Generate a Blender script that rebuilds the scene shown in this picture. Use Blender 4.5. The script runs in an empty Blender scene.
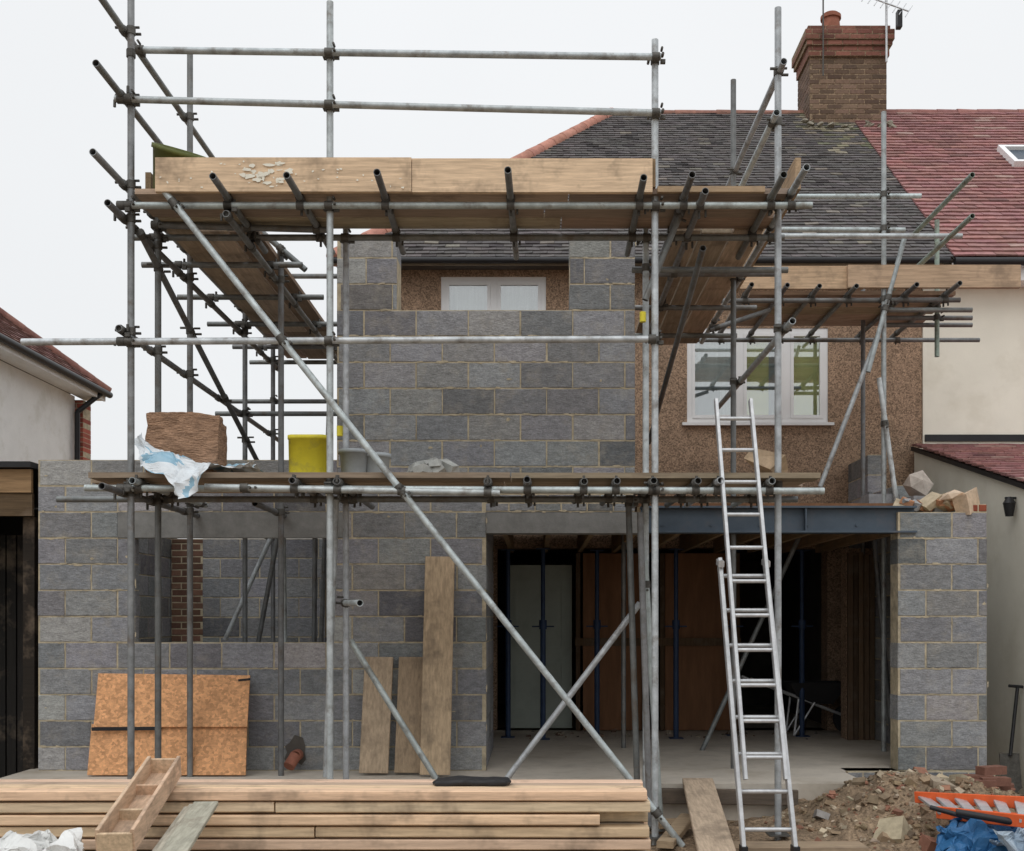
import bpy, math, random
from mathutils import Vector, Matrix, noise
random.seed(7)
R=random.random
def U(a,b): return a+(b-a)*R()
F=1102.0; ZC=1.6
# survey helpers: measured bearings on a known vertical plane at distance D -> metres
def X(p,D): return (p-535)*D/F
def Z(q,D): return ZC+(620-q)*D/F
def P(p,q,D): return Vector((X(p,D),D,Z(q,D)))
def lin(r,g,b,k=1.0):
    f=lambda c:((c/255+0.055)/1.055)**2.4 if c>10 else c/255/12.92
    return (min(f(r)*k,.9),min(f(g)*k,.9),min(f(b)*k,.9))
sc=bpy.context.scene
# ---------------------------------------------------------------- materials
def material(name,base=(.5,.5,.5),attr=False,rough=.85,metal=0,nscale=8,namt=.25,bump=.3,bscale=60,bdist=.004,stretch=None,spec=.3,tint=None,tint_amt=0,tint_scale=2,fine=0,finescale=150,t0=.52,t1=.68):
    m=bpy.data.materials.new(name); m.use_nodes=True
    nt=m.node_tree; N=nt.nodes; L=nt.links
    b=N['Principled BSDF']; b.inputs['Roughness'].default_value=rough; b.inputs['Metallic'].default_value=metal
    b.inputs['Specular IOR Level'].default_value=spec
    tc=N.new('ShaderNodeTexCoord'); mp=N.new('ShaderNodeMapping'); L.new(tc.outputs['Object'],mp.inputs['Vector'])
    if stretch: mp.inputs['Scale'].default_value=stretch
    n=N.new('ShaderNodeTexNoise'); n.inputs['Scale'].default_value=nscale; n.inputs['Detail'].default_value=5; n.inputs['Roughness'].default_value=.68
    L.new(mp.outputs[0],n.inputs['Vector'])
    if attr:
        a=N.new('ShaderNodeAttribute'); a.attribute_name='Col'; col=a.outputs['Color']
    else:
        a=N.new('ShaderNodeRGB'); a.outputs[0].default_value=(*base,1); col=a.outputs[0]
    mr=N.new('ShaderNodeMapRange'); mr.inputs[1].default_value=.25; mr.inputs[2].default_value=.75
    mr.inputs[3].default_value=1-namt; mr.inputs[4].default_value=1+namt
    L.new(n.outputs['Fac'],mr.inputs[0])
    vm=N.new('ShaderNodeVectorMath'); vm.operation='SCALE'; L.new(col,vm.inputs[0]); L.new(mr.outputs[0],vm.inputs['Scale'])
    out=vm.outputs[0]
    if fine>0:
        n4=N.new('ShaderNodeTexVoronoi'); n4.inputs['Scale'].default_value=finescale; L.new(tc.outputs['Object'],n4.inputs['Vector'])
        sx=N.new('ShaderNodeSeparateColor'); L.new(n4.outputs['Color'],sx.inputs[0])
        m4=N.new('ShaderNodeMapRange'); m4.inputs[3].default_value=1-fine; m4.inputs[4].default_value=1+fine; L.new(sx.outputs[0],m4.inputs[0])
        v4=N.new('ShaderNodeVectorMath'); v4.operation='SCALE'; L.new(out,v4.inputs[0]); L.new(m4.outputs[0],v4.inputs['Scale']); out=v4.outputs[0]
    if tint:
        n3=N.new('ShaderNodeTexNoise'); n3.inputs['Scale'].default_value=tint_scale; n3.inputs['Detail'].default_value=4; n3.inputs['Roughness'].default_value=.7; L.new(tc.outputs['Object'],n3.inputs['Vector'])
        cr=N.new('ShaderNodeMapRange'); cr.inputs[1].default_value=t0; cr.inputs[2].default_value=t1; cr.inputs[3].default_value=0; cr.inputs[4].default_value=tint_amt
        L.new(n3.outputs['Fac'],cr.inputs[0])
        mx=N.new('ShaderNodeMix'); mx.data_type='RGBA'; L.new(cr.outputs[0],mx.inputs[0]); L.new(out,mx.inputs[6]); mx.inputs[7].default_value=(*tint,1); out=mx.outputs[2]
    L.new(out,b.inputs['Base Color'])
    if bump>0:
        n2=N.new('ShaderNodeTexNoise'); n2.inputs['Scale'].default_value=bscale; n2.inputs['Detail'].default_value=3; L.new(mp.outputs[0],n2.inputs['Vector'])
        bp=N.new('ShaderNodeBump'); bp.inputs['Strength'].default_value=bump; bp.inputs['Distance'].default_value=bdist
        L.new(n2.outputs['Fac'],bp.inputs['Height']); L.new(bp.outputs[0],b.inputs['Normal'])
    return m
M={}
M['block']=material('concrete_block',attr=True,nscale=17,namt=.36,bump=.8,bscale=36,bdist=.008,stretch=(1,1,2.4),tint=lin(158,152,140,1.2),tint_amt=.42,tint_scale=7,fine=.14,finescale=110,t0=.52,t1=.74)
M['mortar']=material('mortar',lin(176,164,140,1.08),nscale=12,namt=.4,bump=.7,bscale=80,tint=lin(115,110,102),tint_amt=.7,tint_scale=4)
M['brick']=material('brick',attr=True,nscale=25,namt=.25,bump=.5,bscale=90)
M['pebble']=material('pebbledash',lin(136,114,95,1.5),nscale=2.2,namt=.2,bump=1,bscale=130,bdist=.012,fine=.5,finescale=75,tint=lin(90,80,70),tint_amt=.35,tint_scale=1.2)
M['render']=material('cream_render',(.84,.81,.70),nscale=2,namt=.05,bump=.3,bscale=60,bdist=.003,tint=lin(205,198,178),tint_amt=.3,tint_scale=1.5)
M['whitewash']=material('white_painted_wall',(.87,.87,.85),nscale=3,namt=.06,bump=.6,bscale=50,bdist=.006,tint=lin(205,202,190),tint_amt=.4,tint_scale=2)
M['tile']=material('roof_tile',attr=True,nscale=12,namt=.3,bump=.4,bscale=60)
M['tube']=material('galvanised_tube',attr=True,rough=.52,metal=.4,nscale=9,namt=.38,bump=.15,bscale=50,spec=.5,tint=lin(100,86,72),tint_amt=.6,tint_scale=7)
M['coupler']=material('coupler_steel',lin(92,90,86),rough=.6,metal=.5,nscale=30,namt=.4,bump=.4)
M['woodx']=material('wood_x',attr=True,nscale=5,namt=.36,bump=.3,bscale=12,stretch=(.6,9,9),tint=lin(124,108,92),tint_amt=.6,tint_scale=3)
M['woody']=material('wood_y',attr=True,nscale=5,namt=.36,bump=.3,bscale=12,stretch=(9,.6,9),tint=lin(112,100,88),tint_amt=.6,tint_scale=3)
M['woodz']=material('wood_z',attr=True,nscale=5,namt=.36,bump=.3,bscale=12,stretch=(9,9,.6),tint=lin(112,100,86),tint_amt=.6,tint_scale=3)
M['osb']=material('osb',lin(196,146,104,1.2),nscale=30,namt=.2,bump=.4,bscale=50,fine=.26,finescale=45,stretch=(1,1,2.5),tint=lin(150,112,80),tint_amt=.4,tint_scale=2)
M['ply']=material('brown_ply',lin(128,92,66),nscale=3,namt=.25,bump=.1,stretch=(4,4,.6))
M['concrete']=material('concrete_slab',lin(182,174,162,1.15),nscale=3,namt=.22,bump=.4,bscale=30,tint=lin(130,118,100),tint_amt=.55,tint_scale=1.5)
M['lintel']=material('concrete_lintel',lin(112,112,110,1.3),nscale=9,namt=.25,bump=.4,bscale=60)
M['steel']=material('primed_steel',lin(76,87,98,1.1),rough=.5,metal=.2,nscale=6,namt=.2,bump=.1,tint=lin(105,85,70),tint_amt=.25,tint_scale=3)
M['dirt']=material('dirt',lin(140,120,98,1.0),nscale=5,namt=.45,bump=1,bscale=22,bdist=.05,tint=lin(92,78,60),tint_amt=.6,tint_scale=1.5,fine=.3,finescale=60)
M['rubble']=material('rubble',attr=True,nscale=15,namt=.3,bump=.6,bscale=50)
M['upvc']=material('white_upvc',(.84,.84,.84),rough=.35,nscale=3,namt=.03,bump=0)
M['black']=material('black_plastic',(.02,.02,.022),rough=.45,nscale=5,namt=.2,bump=0)
M['dark']=material('dark_shade_lining',(.09,.08,.07),nscale=3,namt=.4,bump=.2)  # shade of the unlit room and drain opening put into the base colour
M['alu']=material('aluminium',(.55,.56,.57),rough=.42,metal=.55,nscale=12,namt=.25,bump=.05)
M['door']=material('old_painted_door',lin(170,178,168),rough=.6,nscale=4,namt=.12,bump=.1,tint=lin(120,125,115),tint_amt=.4)
M['yellow']=material('yellow_plastic',lin(216,203,60,1.0),rough=.5,nscale=6,namt=.12,bump=.05,tint=lin(150,140,90),tint_amt=.5,tint_scale=8)
M['grey_pl']=material('grey_plastic',lin(165,172,176),rough=.4,nscale=6,namt=.2,bump=.1)
M['olive']=material('olive_rubber',lin(98,104,56),rough=.6,nscale=6,namt=.3,bump=.1)
M['bale']=material('fibre_bale',lin(160,128,104,1.15),nscale=9,namt=.5,bump=1,bscale=30,bdist=.03,stretch=(1,1,4))
M['sheet']=material('polythene',attr=True,rough=.3,nscale=5,namt=.15,bump=.5,bscale=14,bdist=.02,spec=.5)
M['orange']=material('orange_fibreglass',lin(222,100,55,1.1),rough=.5,nscale=8,namt=.15,bump=.05)
M['blue']=material('blue_tarpaulin',lin(50,100,145,1.0),rough=.45,nscale=4,namt=.3,bump=.6,bscale=12,bdist=.02)
M['prop']=material('prop_paint',lin(45,62,90),rough=.5,nscale=8,namt=.3,bump=.1)
M['terracotta']=material('terracotta',lin(150,98,80),nscale=14,namt=.3,bump=.3)
M['pane_sheet']=material('pale_pane_sheet',(.84,.86,.84),nscale=3,namt=.2,bump=.5,bscale=10,stretch=(8,8,.4))  # pale backing added to brighten the window panes
M['yel_panel']=material('yellow_blind',lin(235,228,165,1.15),nscale=2,namt=.2,bump=0)
def glassmat():
    m=bpy.data.materials.new('window_glass'); m.use_nodes=True; nt=m.node_tree; N=nt.nodes; L=nt.links
    N.remove(N['Principled BSDF']); o=N['Material Output']
    t=N.new('ShaderNodeBsdfTransparent'); t.inputs[0].default_value=(.93,.96,.96,1); g=N.new('ShaderNodeBsdfGlossy'); g.inputs['Roughness'].default_value=.02
    x=N.new('ShaderNodeMixShader'); x.inputs[0].default_value=.32; L.new(t.outputs[0],x.inputs[1]); L.new(g.outputs[0],x.inputs[2]); L.new(x.outputs[0],o.inputs[0]); return m
M['glass']=glassmat()
# ---------------------------------------------------------------- mesh builder
def empty(name):
    e=bpy.data.objects.new(name,None); sc.collection.objects.link(e); return e
BOXF=[(0,3,2,1),(4,5,6,7),(0,1,5,4),(1,2,6,5),(2,3,7,6),(3,0,4,7)]
class MB:
    def __init__(s): s.v=[]; s.f=[]; s.c=[]; s.sm=[]
    def raw(s,vs,fs,col=(1,1,1),smooth=False):
        o=len(s.v); s.v+= [tuple(x) for x in vs]
        for f in fs: s.f.append(tuple(i+o for i in f)); s.c.append(col); s.sm.append(smooth)
    def box(s,x0,x1,y0,y1,z0,z1,col=(1,1,1),T=None,j=0):
        vs=[(x0,y0,z0),(x1,y0,z0),(x1,y1,z0),(x0,y1,z0),(x0,y0,z1),(x1,y0,z1),(x1,y1,z1),(x0,y1,z1)]
        vs=[Vector(a)+Vector((U(-j,j),U(-j,j),U(-j,j))) if j else Vector(a) for a in vs]
        if T is not None: vs=[T@a for a in vs]
        s.raw(vs,BOXF,col)
    def block(s,x0,x1,y0,y1,z0,z1,col,T=None,ch=.005):
        y0=y0+U(-.0015,.0015); 
        q=lambda:U(-.002,.002)
        vs=[(x0,y0+ch,z0),(x1,y0+ch,z0),(x1,y1,z0),(x0,y1,z0),(x0,y0+ch,z1),(x1,y0+ch,z1),(x1,y1,z1),(x0,y1,z1),
            (x0+ch+q(),y0,z0+ch+q()),(x1-ch+q(),y0,z0+ch+q()),(x1-ch+q(),y0,z1-ch+q()),(x0+ch+q(),y0,z1-ch+q())]
        vs=[Vector(a) for a in vs]
        if T is not None: vs=[T@a for a in vs]
        s.raw(vs,[(0,3,2,1),(4,5,6,7),(1,2,6,5),(2,3,7,6),(3,0,4,7),(8,9,10,11),(0,1,9,8),(1,5,10,9),(5,4,11,10),(4,0,8,11)],col)
    def beam(s,a,b,w,h,col=(1,1,1),up=Vector((0,0,1))):
        a=Vector(a);b=Vector(b); d=(b-a); L=d.length; d.normalize()
        side=d.cross(up)
        if side.length<1e-4: side=d.cross(Vector((0,1,0)))
        side.normalize(); u=side.cross(d).normalized()
        c=min(w,h)*.12
        prof=[(-w/2+c,-h/2),(w/2-c,-h/2),(w/2,-h/2+c),(w/2,h/2-c),(w/2-c,h/2),(-w/2+c,h/2),(-w/2,h/2-c),(-w/2,-h/2+c)]
        vs=[a+side*p+u*q for p,q in prof]+[b+side*p+u*q for p,q in prof]
        fs=[(i,(i+1)%8,8+(i+1)%8,8+i) for i in range(8)]+[tuple(range(7,-1,-1)),tuple(range(8,16))]
        s.raw(vs,fs,col)
    def cyl(s,a,b,r,r2=None,n=12,col=(1,1,1),cap=True,hollow=False):
        a=Vector(a);b=Vector(b); r2=r if r2 is None else r2
        d=(b-a).normalized(); t=Vector((0,0,1)) if abs(d.z)<.9 else Vector((1,0,0))
        e=d.cross(t).normalized(); g=d.cross(e).normalized()
        vs=[]
        for q,rr in((a,r),(b,r2)):
            for i in range(n):
                an=2*math.pi*i/n; vs.append(q+e*math.cos(an)*rr+g*math.sin(an)*rr)
        s.raw(vs,[(i,(i+1)%n,n+(i+1)%n,n+i) for i in range(n)],col,True)
        if hollow:
            vi=[]
            for q,rr in((a,r),(b,r2)):
                for i in range(n):
                    an=2*math.pi*i/n; vi.append(q+e*math.cos(an)*rr*.84+g*math.sin(an)*rr*.84)
            for q,sg in((a,.06),(b,-.06)):
                for i in range(n):
                    an=2*math.pi*i/n; vi.append(q+d*sg+e*math.cos(an)*r*.84+g*math.sin(an)*r*.84)
            o=vs+vi
            fs=[]
            for i in range(n):
                k=(i+1)%n
                fs+=[(i,k,2*n+k,2*n+i),(n+i,3*n+i,3*n+k,n+k),(2*n+i,2*n+k,4*n+k,4*n+i),(3*n+i,5*n+i,5*n+k,3*n+k)]
            s.raw(o,fs,col)
            s.raw([o[4*n+i] for i in range(n)],[tuple(range(n))],(.01,.01,.01)); s.raw([o[5*n+i] for i in range(n)],[tuple(range(n))],(.01,.01,.01))
        elif cap:
            s.raw(vs,[tuple(range(n-1,-1,-1)),tuple(range(n,2*n))],col)
    def rock(s,c,r,col,flat=.7):
        vs=[]
        phi=(1+5**.5)/2
        base=[(-1,phi,0),(1,phi,0),(-1,-phi,0),(1,-phi,0),(0,-1,phi),(0,1,phi),(0,-1,-phi),(0,1,-phi),(phi,0,-1),(phi,0,1),(-phi,0,-1),(-phi,0,1)]
        fs=[(0,11,5),(0,5,1),(0,1,7),(0,7,10),(0,10,11),(1,5,9),(5,11,4),(11,10,2),(10,7,6),(7,1,8),(3,9,4),(3,4,2),(3,2,6),(3,6,8),(3,8,9),(4,9,5),(2,4,11),(6,2,10),(8,6,7),(9,8,1)]
        rx=Matrix.Rotation(U(0,6),3,'Z')@Matrix.Rotation(U(0,6),3,'X')
        st=Vector((U(.7,1.3),U(.7,1.2),U(.5,1)))
        for b in base:
            q=Vector(b).normalized()*r*U(.6,1.2); q=Vector((q.x*st.x,q.y*st.y,q.z*st.z)); q=rx@q; q.z*=flat; vs.append(Vector(c)+q)
        s.raw(vs,fs,col)
    def chunk(s,c,r,col):
        T=Matrix.Translation(Vector(c))@Matrix.Rotation(U(0,6),4,'Z')@Matrix.Rotation(U(-.7,.7),4,'X')@Matrix.Rotation(U(-.5,.5),4,'Y')
        a,b,d=r*U(.7,1.4),r*U(.5,1),r*U(.35,.8); s.box(-a,a,-b,b,-d,d,col,T=T,j=r*.22)
    def splat(s,x,y,z,w,h,col=(1,1,1),n=9):
        vs=[]
        for i in range(n):
            an=2*math.pi*i/n; k=U(.45,1.1); vs.append((x+math.cos(an)*w*k,y,z+math.sin(an)*h*k))
        s.raw(vs,[tuple(range(n))],col)
    def make(s,name,mat,parent=None,loc=None):
        me=bpy.data.meshes.new(name); me.from_pydata(s.v,[],s.f); 
        ca=me.color_attributes.new('Col','FLOAT_COLOR','CORNER')
        buf=[]
        for p,c in zip(s.f,s.c): buf+= [c[0],c[1],c[2],1]*len(p)
        ca.data.foreach_set('color',buf); me.polygons.foreach_set('use_smooth',s.sm)
        me.materials.append(M[mat] if isinstance(mat,str) else mat); me.update()
        o=bpy.data.objects.new(name,me); sc.collection.objects.link(o)
        if parent: o.parent=parent
        return o
def var(c,a=.12,h=.03):
    k=U(1-a,1+a); return (max(c[0]*k*U(1-h,1+h),0),c[1]*k*U(1-h,1+h),c[2]*k*U(1-h,1+h))
def split(a,b,cuts):
    segs=[(a,b)]
    for c0,c1 in cuts:
        out=[]
        for s0,s1 in segs:
            if c1<=s0 or c0>=s1: out.append((s0,s1)); continue
            if c0>s0: out.append((s0,c0))
            if c1<s1: out.append((c1,s1))
        segs=out
    return segs
BLK=lin(108,109,111,1.6)
SPL=MB()
def masonry(mb,mm,x0,x1,z0,z1,y0,th,origin,T=None,holes=(),H=.225,W=.45,col=BLK,j=.011,a=.24,off=0,smear=0):
    k0=math.floor((z0-origin)/H+1e-4); z=origin+k0*H; k=k0
    while z<z1-1e-3:
        a0=max(z,z0); a1=min(z+H,z1); zc=(a0+a1)/2
        if a1-a0>.012:
            cuts=[(h[0],h[1]) for h in holes if h[2]<zc<h[3]]
            for s0,s1 in split(x0,x1,cuts):
                mm.box(s0+.001,s1-.001,y0+.0045,y0+th-.006,a0,a1,T=T)
                if smear:
                    for _ in range(int((s1-s0)*smear)):
                        SPL.splat(U(s0+.04,s1-.04),y0-.0022-R()*.0018,a0+U(-.006,.006),U(.012,.06),U(.004,.011))
                x=math.floor((s0-off)/W)*W+off+(W/2 if k%2 else 0)-W
                while x<s1:
                    b0=max(x+j/2,s0); b1=min(x+W-j/2,s1)
                    if b1-b0>.03:
                        c=var(col,a,.03)
                        if R()<.15: c=tuple(q*.72 for q in c)
                        if smear and R()<.12: c=(c[0]*1.25,c[1]*1.22,c[2]*1.15)
                        jj=U(-.002,.002)
                        mb.block(b0+jj,b1+jj,y0,y0+th,a0+j/2,a1-j/2+U(-.002,.001),c,T)
                        if smear and b1-b0>.2 and R()<.6: SPL.splat(b1+j/2,y0-.0022-R()*.0018,U(a0+.03,a1-.03),U(.004,.010),U(.015,.05))
                        if smear and R()<.12: SPL.splat(U(b0+.05,b1-.04),y0-.0022-R()*.0018,U(a0+.03,a1-.03),U(.006,.03),U(.005,.02))
                    x+=W
        z+=H;k+=1
def flatwall(mb,x0,x1,z0,z1,y0,th,holes=(),T=None):
    xs=sorted({x0,x1,*[min(max(h[0],x0),x1) for h in holes],*[min(max(h[1],x0),x1) for h in holes]})
    zs=sorted({z0,z1,*[min(max(h[2],z0),z1) for h in holes],*[min(max(h[3],z0),z1) for h in holes]})
    for i in range(len(xs)-1):
        for k in range(len(zs)-1):
            xc=(xs[i]+xs[i+1])/2; zc=(zs[k]+zs[k+1])/2
            if any(h[0]<xc<h[1] and h[2]<zc<h[3] for h in holes): continue
            mb.box(xs[i],xs[i+1],y0,y0+th,zs[k],zs[k+1],T=T)
def tiles(mb,o,u,v,ulen,vlen,colf,clip=None,W=.17,E=.1,th=.014):
    o=Vector(o);u=Vector(u).normalized();v=Vector(v).normalized();n=u.cross(v).normalized()
    if n.z<0:n=-n
    i=0;vv=0
    while vv<vlen:
        x=-(W/2 if i%2 else 0)
        while x<ulen:
            a0=max(x+.002,0);a1=min(x+W-.002,ulen)
            if a1-a0>.02 and (clip is None or clip((a0+a1)/2,vv)):
                jj=U(-.005,.005); sk=U(-.005,.005)
                e=min(vv+E*1.7,vlen+.05)
                pts=[]
                for h0,h1 in((.022,.0),(.022+th,.012)):
                    pts+=[o+u*a0+v*(vv+jj)+n*(h0+sk),o+u*a1+v*(vv+jj)+n*(h0-sk),o+u*a1+v*e+n*h1,o+u*a0+v*e+n*h1]
                mb.raw(pts,BOXF,colf(a0,vv))
            x+=W
        vv+=E;i+=1
def side(X0,sgn):
    return Matrix(((0,sgn,0,X0),(1,0,0,0),(0,0,1,0),(0,0,0,1)))
SW=Matrix(((0,1,0,0),(1,0,0,0),(0,0,1,0),(0,0,0,1)))
# ---------------------------------------------------------------- ground
g=MB()
def gh(x,y):
    d=max(0,1-math.hypot((x-3.0)/1.7,(y-8.45)/1.15)); d=d*d*(3-2*d)
    return (.06*noise.noise(Vector((x*1.3,y*1.3,0)))+.035*noise.noise(Vector((x*5,y*5,2)))*(1+3*d)+.03*noise.noise(Vector((x*12,y*12,5)))*(.4+2*d))*(1 if 2<y<9.4 else 0) + (.36*d if y<9.4 else 0)
xs=[-600,-120,-30,-12]+[-8+.16*i for i in range(50)]+[.04+.06*i for i in range(84)]+[5.2+.2*i for i in range(14)]+[12,30,120,600]
ys=[-300,-60,-10,0]+[2+.2*i for i in range(20)]+[6+.06*i for i in range(56)]+[9.45,10.5,12,14,20,40,120,800]
for y in ys:
    for x in xs: g.v.append((x,y,gh(x,y) if -8<x<8.1 and 2<y<9.4 else 0))
nx=len(xs)
for j_ in range(len(ys)-1):
    for i in range(nx-1):
        g.f.append((j_*nx+i,j_*nx+i+1,(j_+1)*nx+i+1,(j_+1)*nx+i)); g.c.append((1,1,1)); g.sm.append(True)
g.make('ground','dirt')
DW=9.5
# ---------------------------------------------------------------- block extension
ext=empty('blockwork_extension')
slab=MB(); slab.box(-4.4,2.65,8.75,16.8,-.1,.3); slab.box(2.65,3.95,9.5,16.8,-.1,.3); slab.make('floor_slab','concrete',ext)
bb=MB();mm=MB()
O1=.281
xl,xj0,xj1,xd=X(38,DW),X(135,DW),X(330,DW),X(486,DW)
masonry(bb,mm,xl,xd,.301,2.981,DW,.1,O1,holes=[(xj0,xj1,1.406,2.306),(xj0-.15,xj1+.15,2.306,2.531),(X(337,DW),5,2.756,3)],smear=9)
ux0,ux1=X(337,DW),X(635,DW); top=Z(310,DW); O2=top-.225*20; pt=Z(235,DW)
masonry(bb,mm,ux0,ux1,2.76,top,DW+.002,.1,O2,off=.1,smear=12)
masonry(bb,mm,xd,ux1,2.535,2.758,DW+.002,.1,2.535,H=.075,W=.225,col=BLK,smear=14)
masonry(bb,mm,ux0,X(397,DW),top,pt,DW+.002,.3,O2,off=.12,smear=8)
masonry(bb,mm,X(570,DW),ux1,top,pt,DW+.002,.3,O2,off=.2,smear=8)
masonry(bb,mm,DW+.32,12.95,2.66,top-.2,0,.1,O2,T=side(ux0,1))
masonry(bb,mm,DW+.32,12.95,2.66,top-.2,0,.1,O2,T=side(ux1,-1))
px0,px1=X(898,DW),X(987,DW)
masonry(bb,mm,px0,px1,.301,2.531,DW,.21,O1,off=.22,smear=12)
masonry(bb,mm,px0-.45,px1+.05,.0,.3,DW-.06,.25,.0,H=.075,W=.225,smear=6)
masonry(bb,mm,DW+.22,12.95,.301,2.531,0,.2,O1,T=side(px1-.21,1))
masonry(bb,mm,11.3,12.95,2.531,2.98,0,.2,O1,T=side(px1-.215,1))
masonry(bb,mm,12.2,12.95,2.98,3.43,0,.2,O1,T=side(px1-.215,1))
masonry(bb,mm,DW+.11,12.9,.301,2.981,0,.1,O1,T=side(xl+.1,-1))
masonry(bb,mm,DW+.11,12.9,.301,2.4,0,.1,O1,T=side(-1.7,1))
masonry(bb,mm,-3.8,-2.4,.301,2.531,12.6,.1,O1)
masonry(bb,mm,DW+.11,11.2,.301,2.531,0,.1,O1,T=side(xd-.1,1))
bb.make('concrete_blocks','block',ext); mm.make('mortar_joints','mortar',ext); SPL.make('mortar_smears','mortar',ext)
bk=MB(); bm=MB(); BR=lin(112,84,70)
masonry(bk,bm,xl+.12,-3.8,.301,2.53,12.62,.1,.3,H=.075,W=.225,col=BR,a=.3,j=.01)
masonry(bk,bm,X(965,DW),px1,2.533,2.6,DW+.01,.1,2.533,H=.067,W=.225,col=lin(150,80,60))
masonry(bk,bm,X(898,DW),X(925,DW),.225,.30,DW-.068,.1,.225,H=.075,W=.225,col=lin(190,140,90))
bk.make('brickwork','brick',ext); bm.make('brick_mortar','mortar',ext)
nb_=MB()
for i in range(5): nb_.box(X(846+i*5.4,12),X(850.6+i*5.4,12),11.9+U(0,.03),11.95+U(0,.03),.301,2.36-U(0,.1),var(lin(100,82,64),.35))
nb_.make('torn_timber_reveal','woodz',ext)
nb_=MB(); nb_.box(X(846,12),X(873,12),12.0,12.2,.301,2.38); nb_.make('old_wall_nib','pebble',ext)
li=MB(); li.box(xj0-.148,xj1+.148,DW-.004,DW+.1,2.31,2.529); li.box(xd+.002,X(640,DW),DW+.004,DW+.2,2.35,2.53); li.make('concrete_lintels','lintel',ext)
sb=MB(); a0,a1=X(640,DW),X(916,DW); sb.box(a0+.01,a1,DW-.03,DW+.14,2.352,2.368); sb.box(a0+.01,a1,DW-.03,DW+.14,2.565,2.582); sb.box(a0+.01,a1,DW+.045,DW+.06,2.368,2.565)
for q in(.6,): 
    xx=a0+(a1-a0)*q; sb.box(xx-.006,xx+.006,DW-.02,DW+.045,2.368,2.565)
for q in range(6):
    xx=a0+.2+q*.42; sb.cyl((xx,DW+.035,2.42),(xx,DW+.045,2.42),.012,n=6)
sb.make('steel_beam','steel',ext)
jo=MB(); x=-1.5
while x<3.6: jo.box(x,x+.047,DW+.22,12.98,2.39,2.6,var(lin(150,125,95),.15)); x+=.4
jo.make('floor_joists','woody',ext)
dk=MB(); dk.box(-1.58,3.68,DW+.22,12.98,2.603,2.63); dk.make('added_shade_deck','ply',ext)  # first-floor boarding added, unseen, to darken the room below
dr=MB(); dr.cyl((X(298,DW),DW+.05,.44),(X(298,DW),DW-.12,.44),.05,n=16,hollow=True); dr.cyl((X(298,DW),DW-.1,.44),(X(298,DW)-.04,DW-.18,.36),.05,n=16); dr.make('drain_pipe','terracotta',ext)
dh=MB(); dh.splat(X(295,DW),DW-.008,.46,.13,.14,n=12); dh.make('drain_hole_shade','dark',ext)  # flat dark patch painting the shade inside the drain opening
# ---------------------------------------------------------------- main house
house=empty('pebbledash_house')
HD=13.0; hx0,hx1=X(337,HD),X(922,HD); ze=5.73
w1=(X(687,HD),X(828,HD),Z(423,HD),Z(328,HD)); w2=(X(441,HD),X(546,HD),4.9,5.65)
gd=(-.45,3.45,.3,2.45)
hw=MB(); flatwall(hw,hx0,hx1,0,ze,HD,.28,[w1,w2,gd])
flatwall(hw,HD+.28,20,0,ze,hx0,.28,T=SW)
flatwall(hw,hx0+.28,hx1,0,ze,19.8,.28)
hw.make('walls','pebble',house)
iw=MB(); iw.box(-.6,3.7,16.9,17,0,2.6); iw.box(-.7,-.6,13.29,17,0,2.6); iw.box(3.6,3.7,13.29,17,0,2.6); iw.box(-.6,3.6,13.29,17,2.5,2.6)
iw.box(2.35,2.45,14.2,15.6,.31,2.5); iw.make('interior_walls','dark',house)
def window(par,w,y,mull,nm):
    fr=MB(); t=.06
    x0,x1,z0,z1=w; yy=y+.012
    fr.box(x0,x1,yy,yy+.07,z0,z0+t); fr.box(x0,x1,yy,yy+.07,z1-t,z1)
    fr.box(x0,x0+t,yy,yy+.07,z0+t,z1-t); fr.box(x1-t,x1,yy,yy+.07,z0+t,z1-t)
    e=[x0+t]
    for m_ in mull: fr.box(m_-.045,m_+.045,yy-.002,yy+.07,z0+t,z1-t); e+=[m_-.045,m_+.045]
    e.append(x1-t)
    gl=MB()
    for i in range(0,len(e),2):
        a,b=e[i],e[i+1]; s_=.035
        fr.box(a+.001,b-.001,yy-.012,yy+.03,z0+t,z0+t+s_); fr.box(a+.001,b-.001,yy-.012,yy+.03,z1-t-s_,z1-t)
        fr.box(a+.001,a+s_,yy-.012,yy+.03,z0+t+s_,z1-t-s_); fr.box(b-s_,b-.001,yy-.012,yy+.03,z0+t+s_,z1-t-s_)
        gl.box(a+s_,b-s_,yy+.01,yy+.016,z0+t+s_,z1-t-s_)
    fr.box(x0-.06,x1+.06,y-.06,yy-.013,z0-.035,z0-.001)
    fr.make(nm+'_frame','upvc',par); gl.make(nm+'_glass','glass',par)
window(house,w1,HD,[X(740,HD),X(787,HD)],'bedroom_window')
window(house,w2,HD,[X(494,HD)],'bathroom_window')
cu=MB(); cu.box(w2[0],w2[1],HD+.085,HD+.09,w2[2],w2[3]); cu.box(w1[0],w1[0]+.6,HD+.085,HD+.09,w1[2],w1[3]);cu.make('pale_pane_sheets','pane_sheet',house)  # pale sheets added behind the glass to imitate bright, reflecting panes
cu=MB(); cu.box(w1[0]+.6,w1[1],HD+.09,HD+.095,w1[2],w1[3]); cu.make('yellow_blind','yel_panel',house)
cu=MB(); cu.box(w1[0]+.98,w1[0]+1.08,HD+.076,HD+.08,w1[2]+.05,w1[3]); cu.box(w1[0]+.05,w1[1]-.3,HD+.07,HD+.075,w1[2]+.42,w1[2]+.45);cu.box(w1[0]+.12,w1[0]+.4,HD+.066,HD+.069,w1[2]+.05,w1[2]+.4); cu.make('window_clutter','grey_pl',house)
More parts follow.
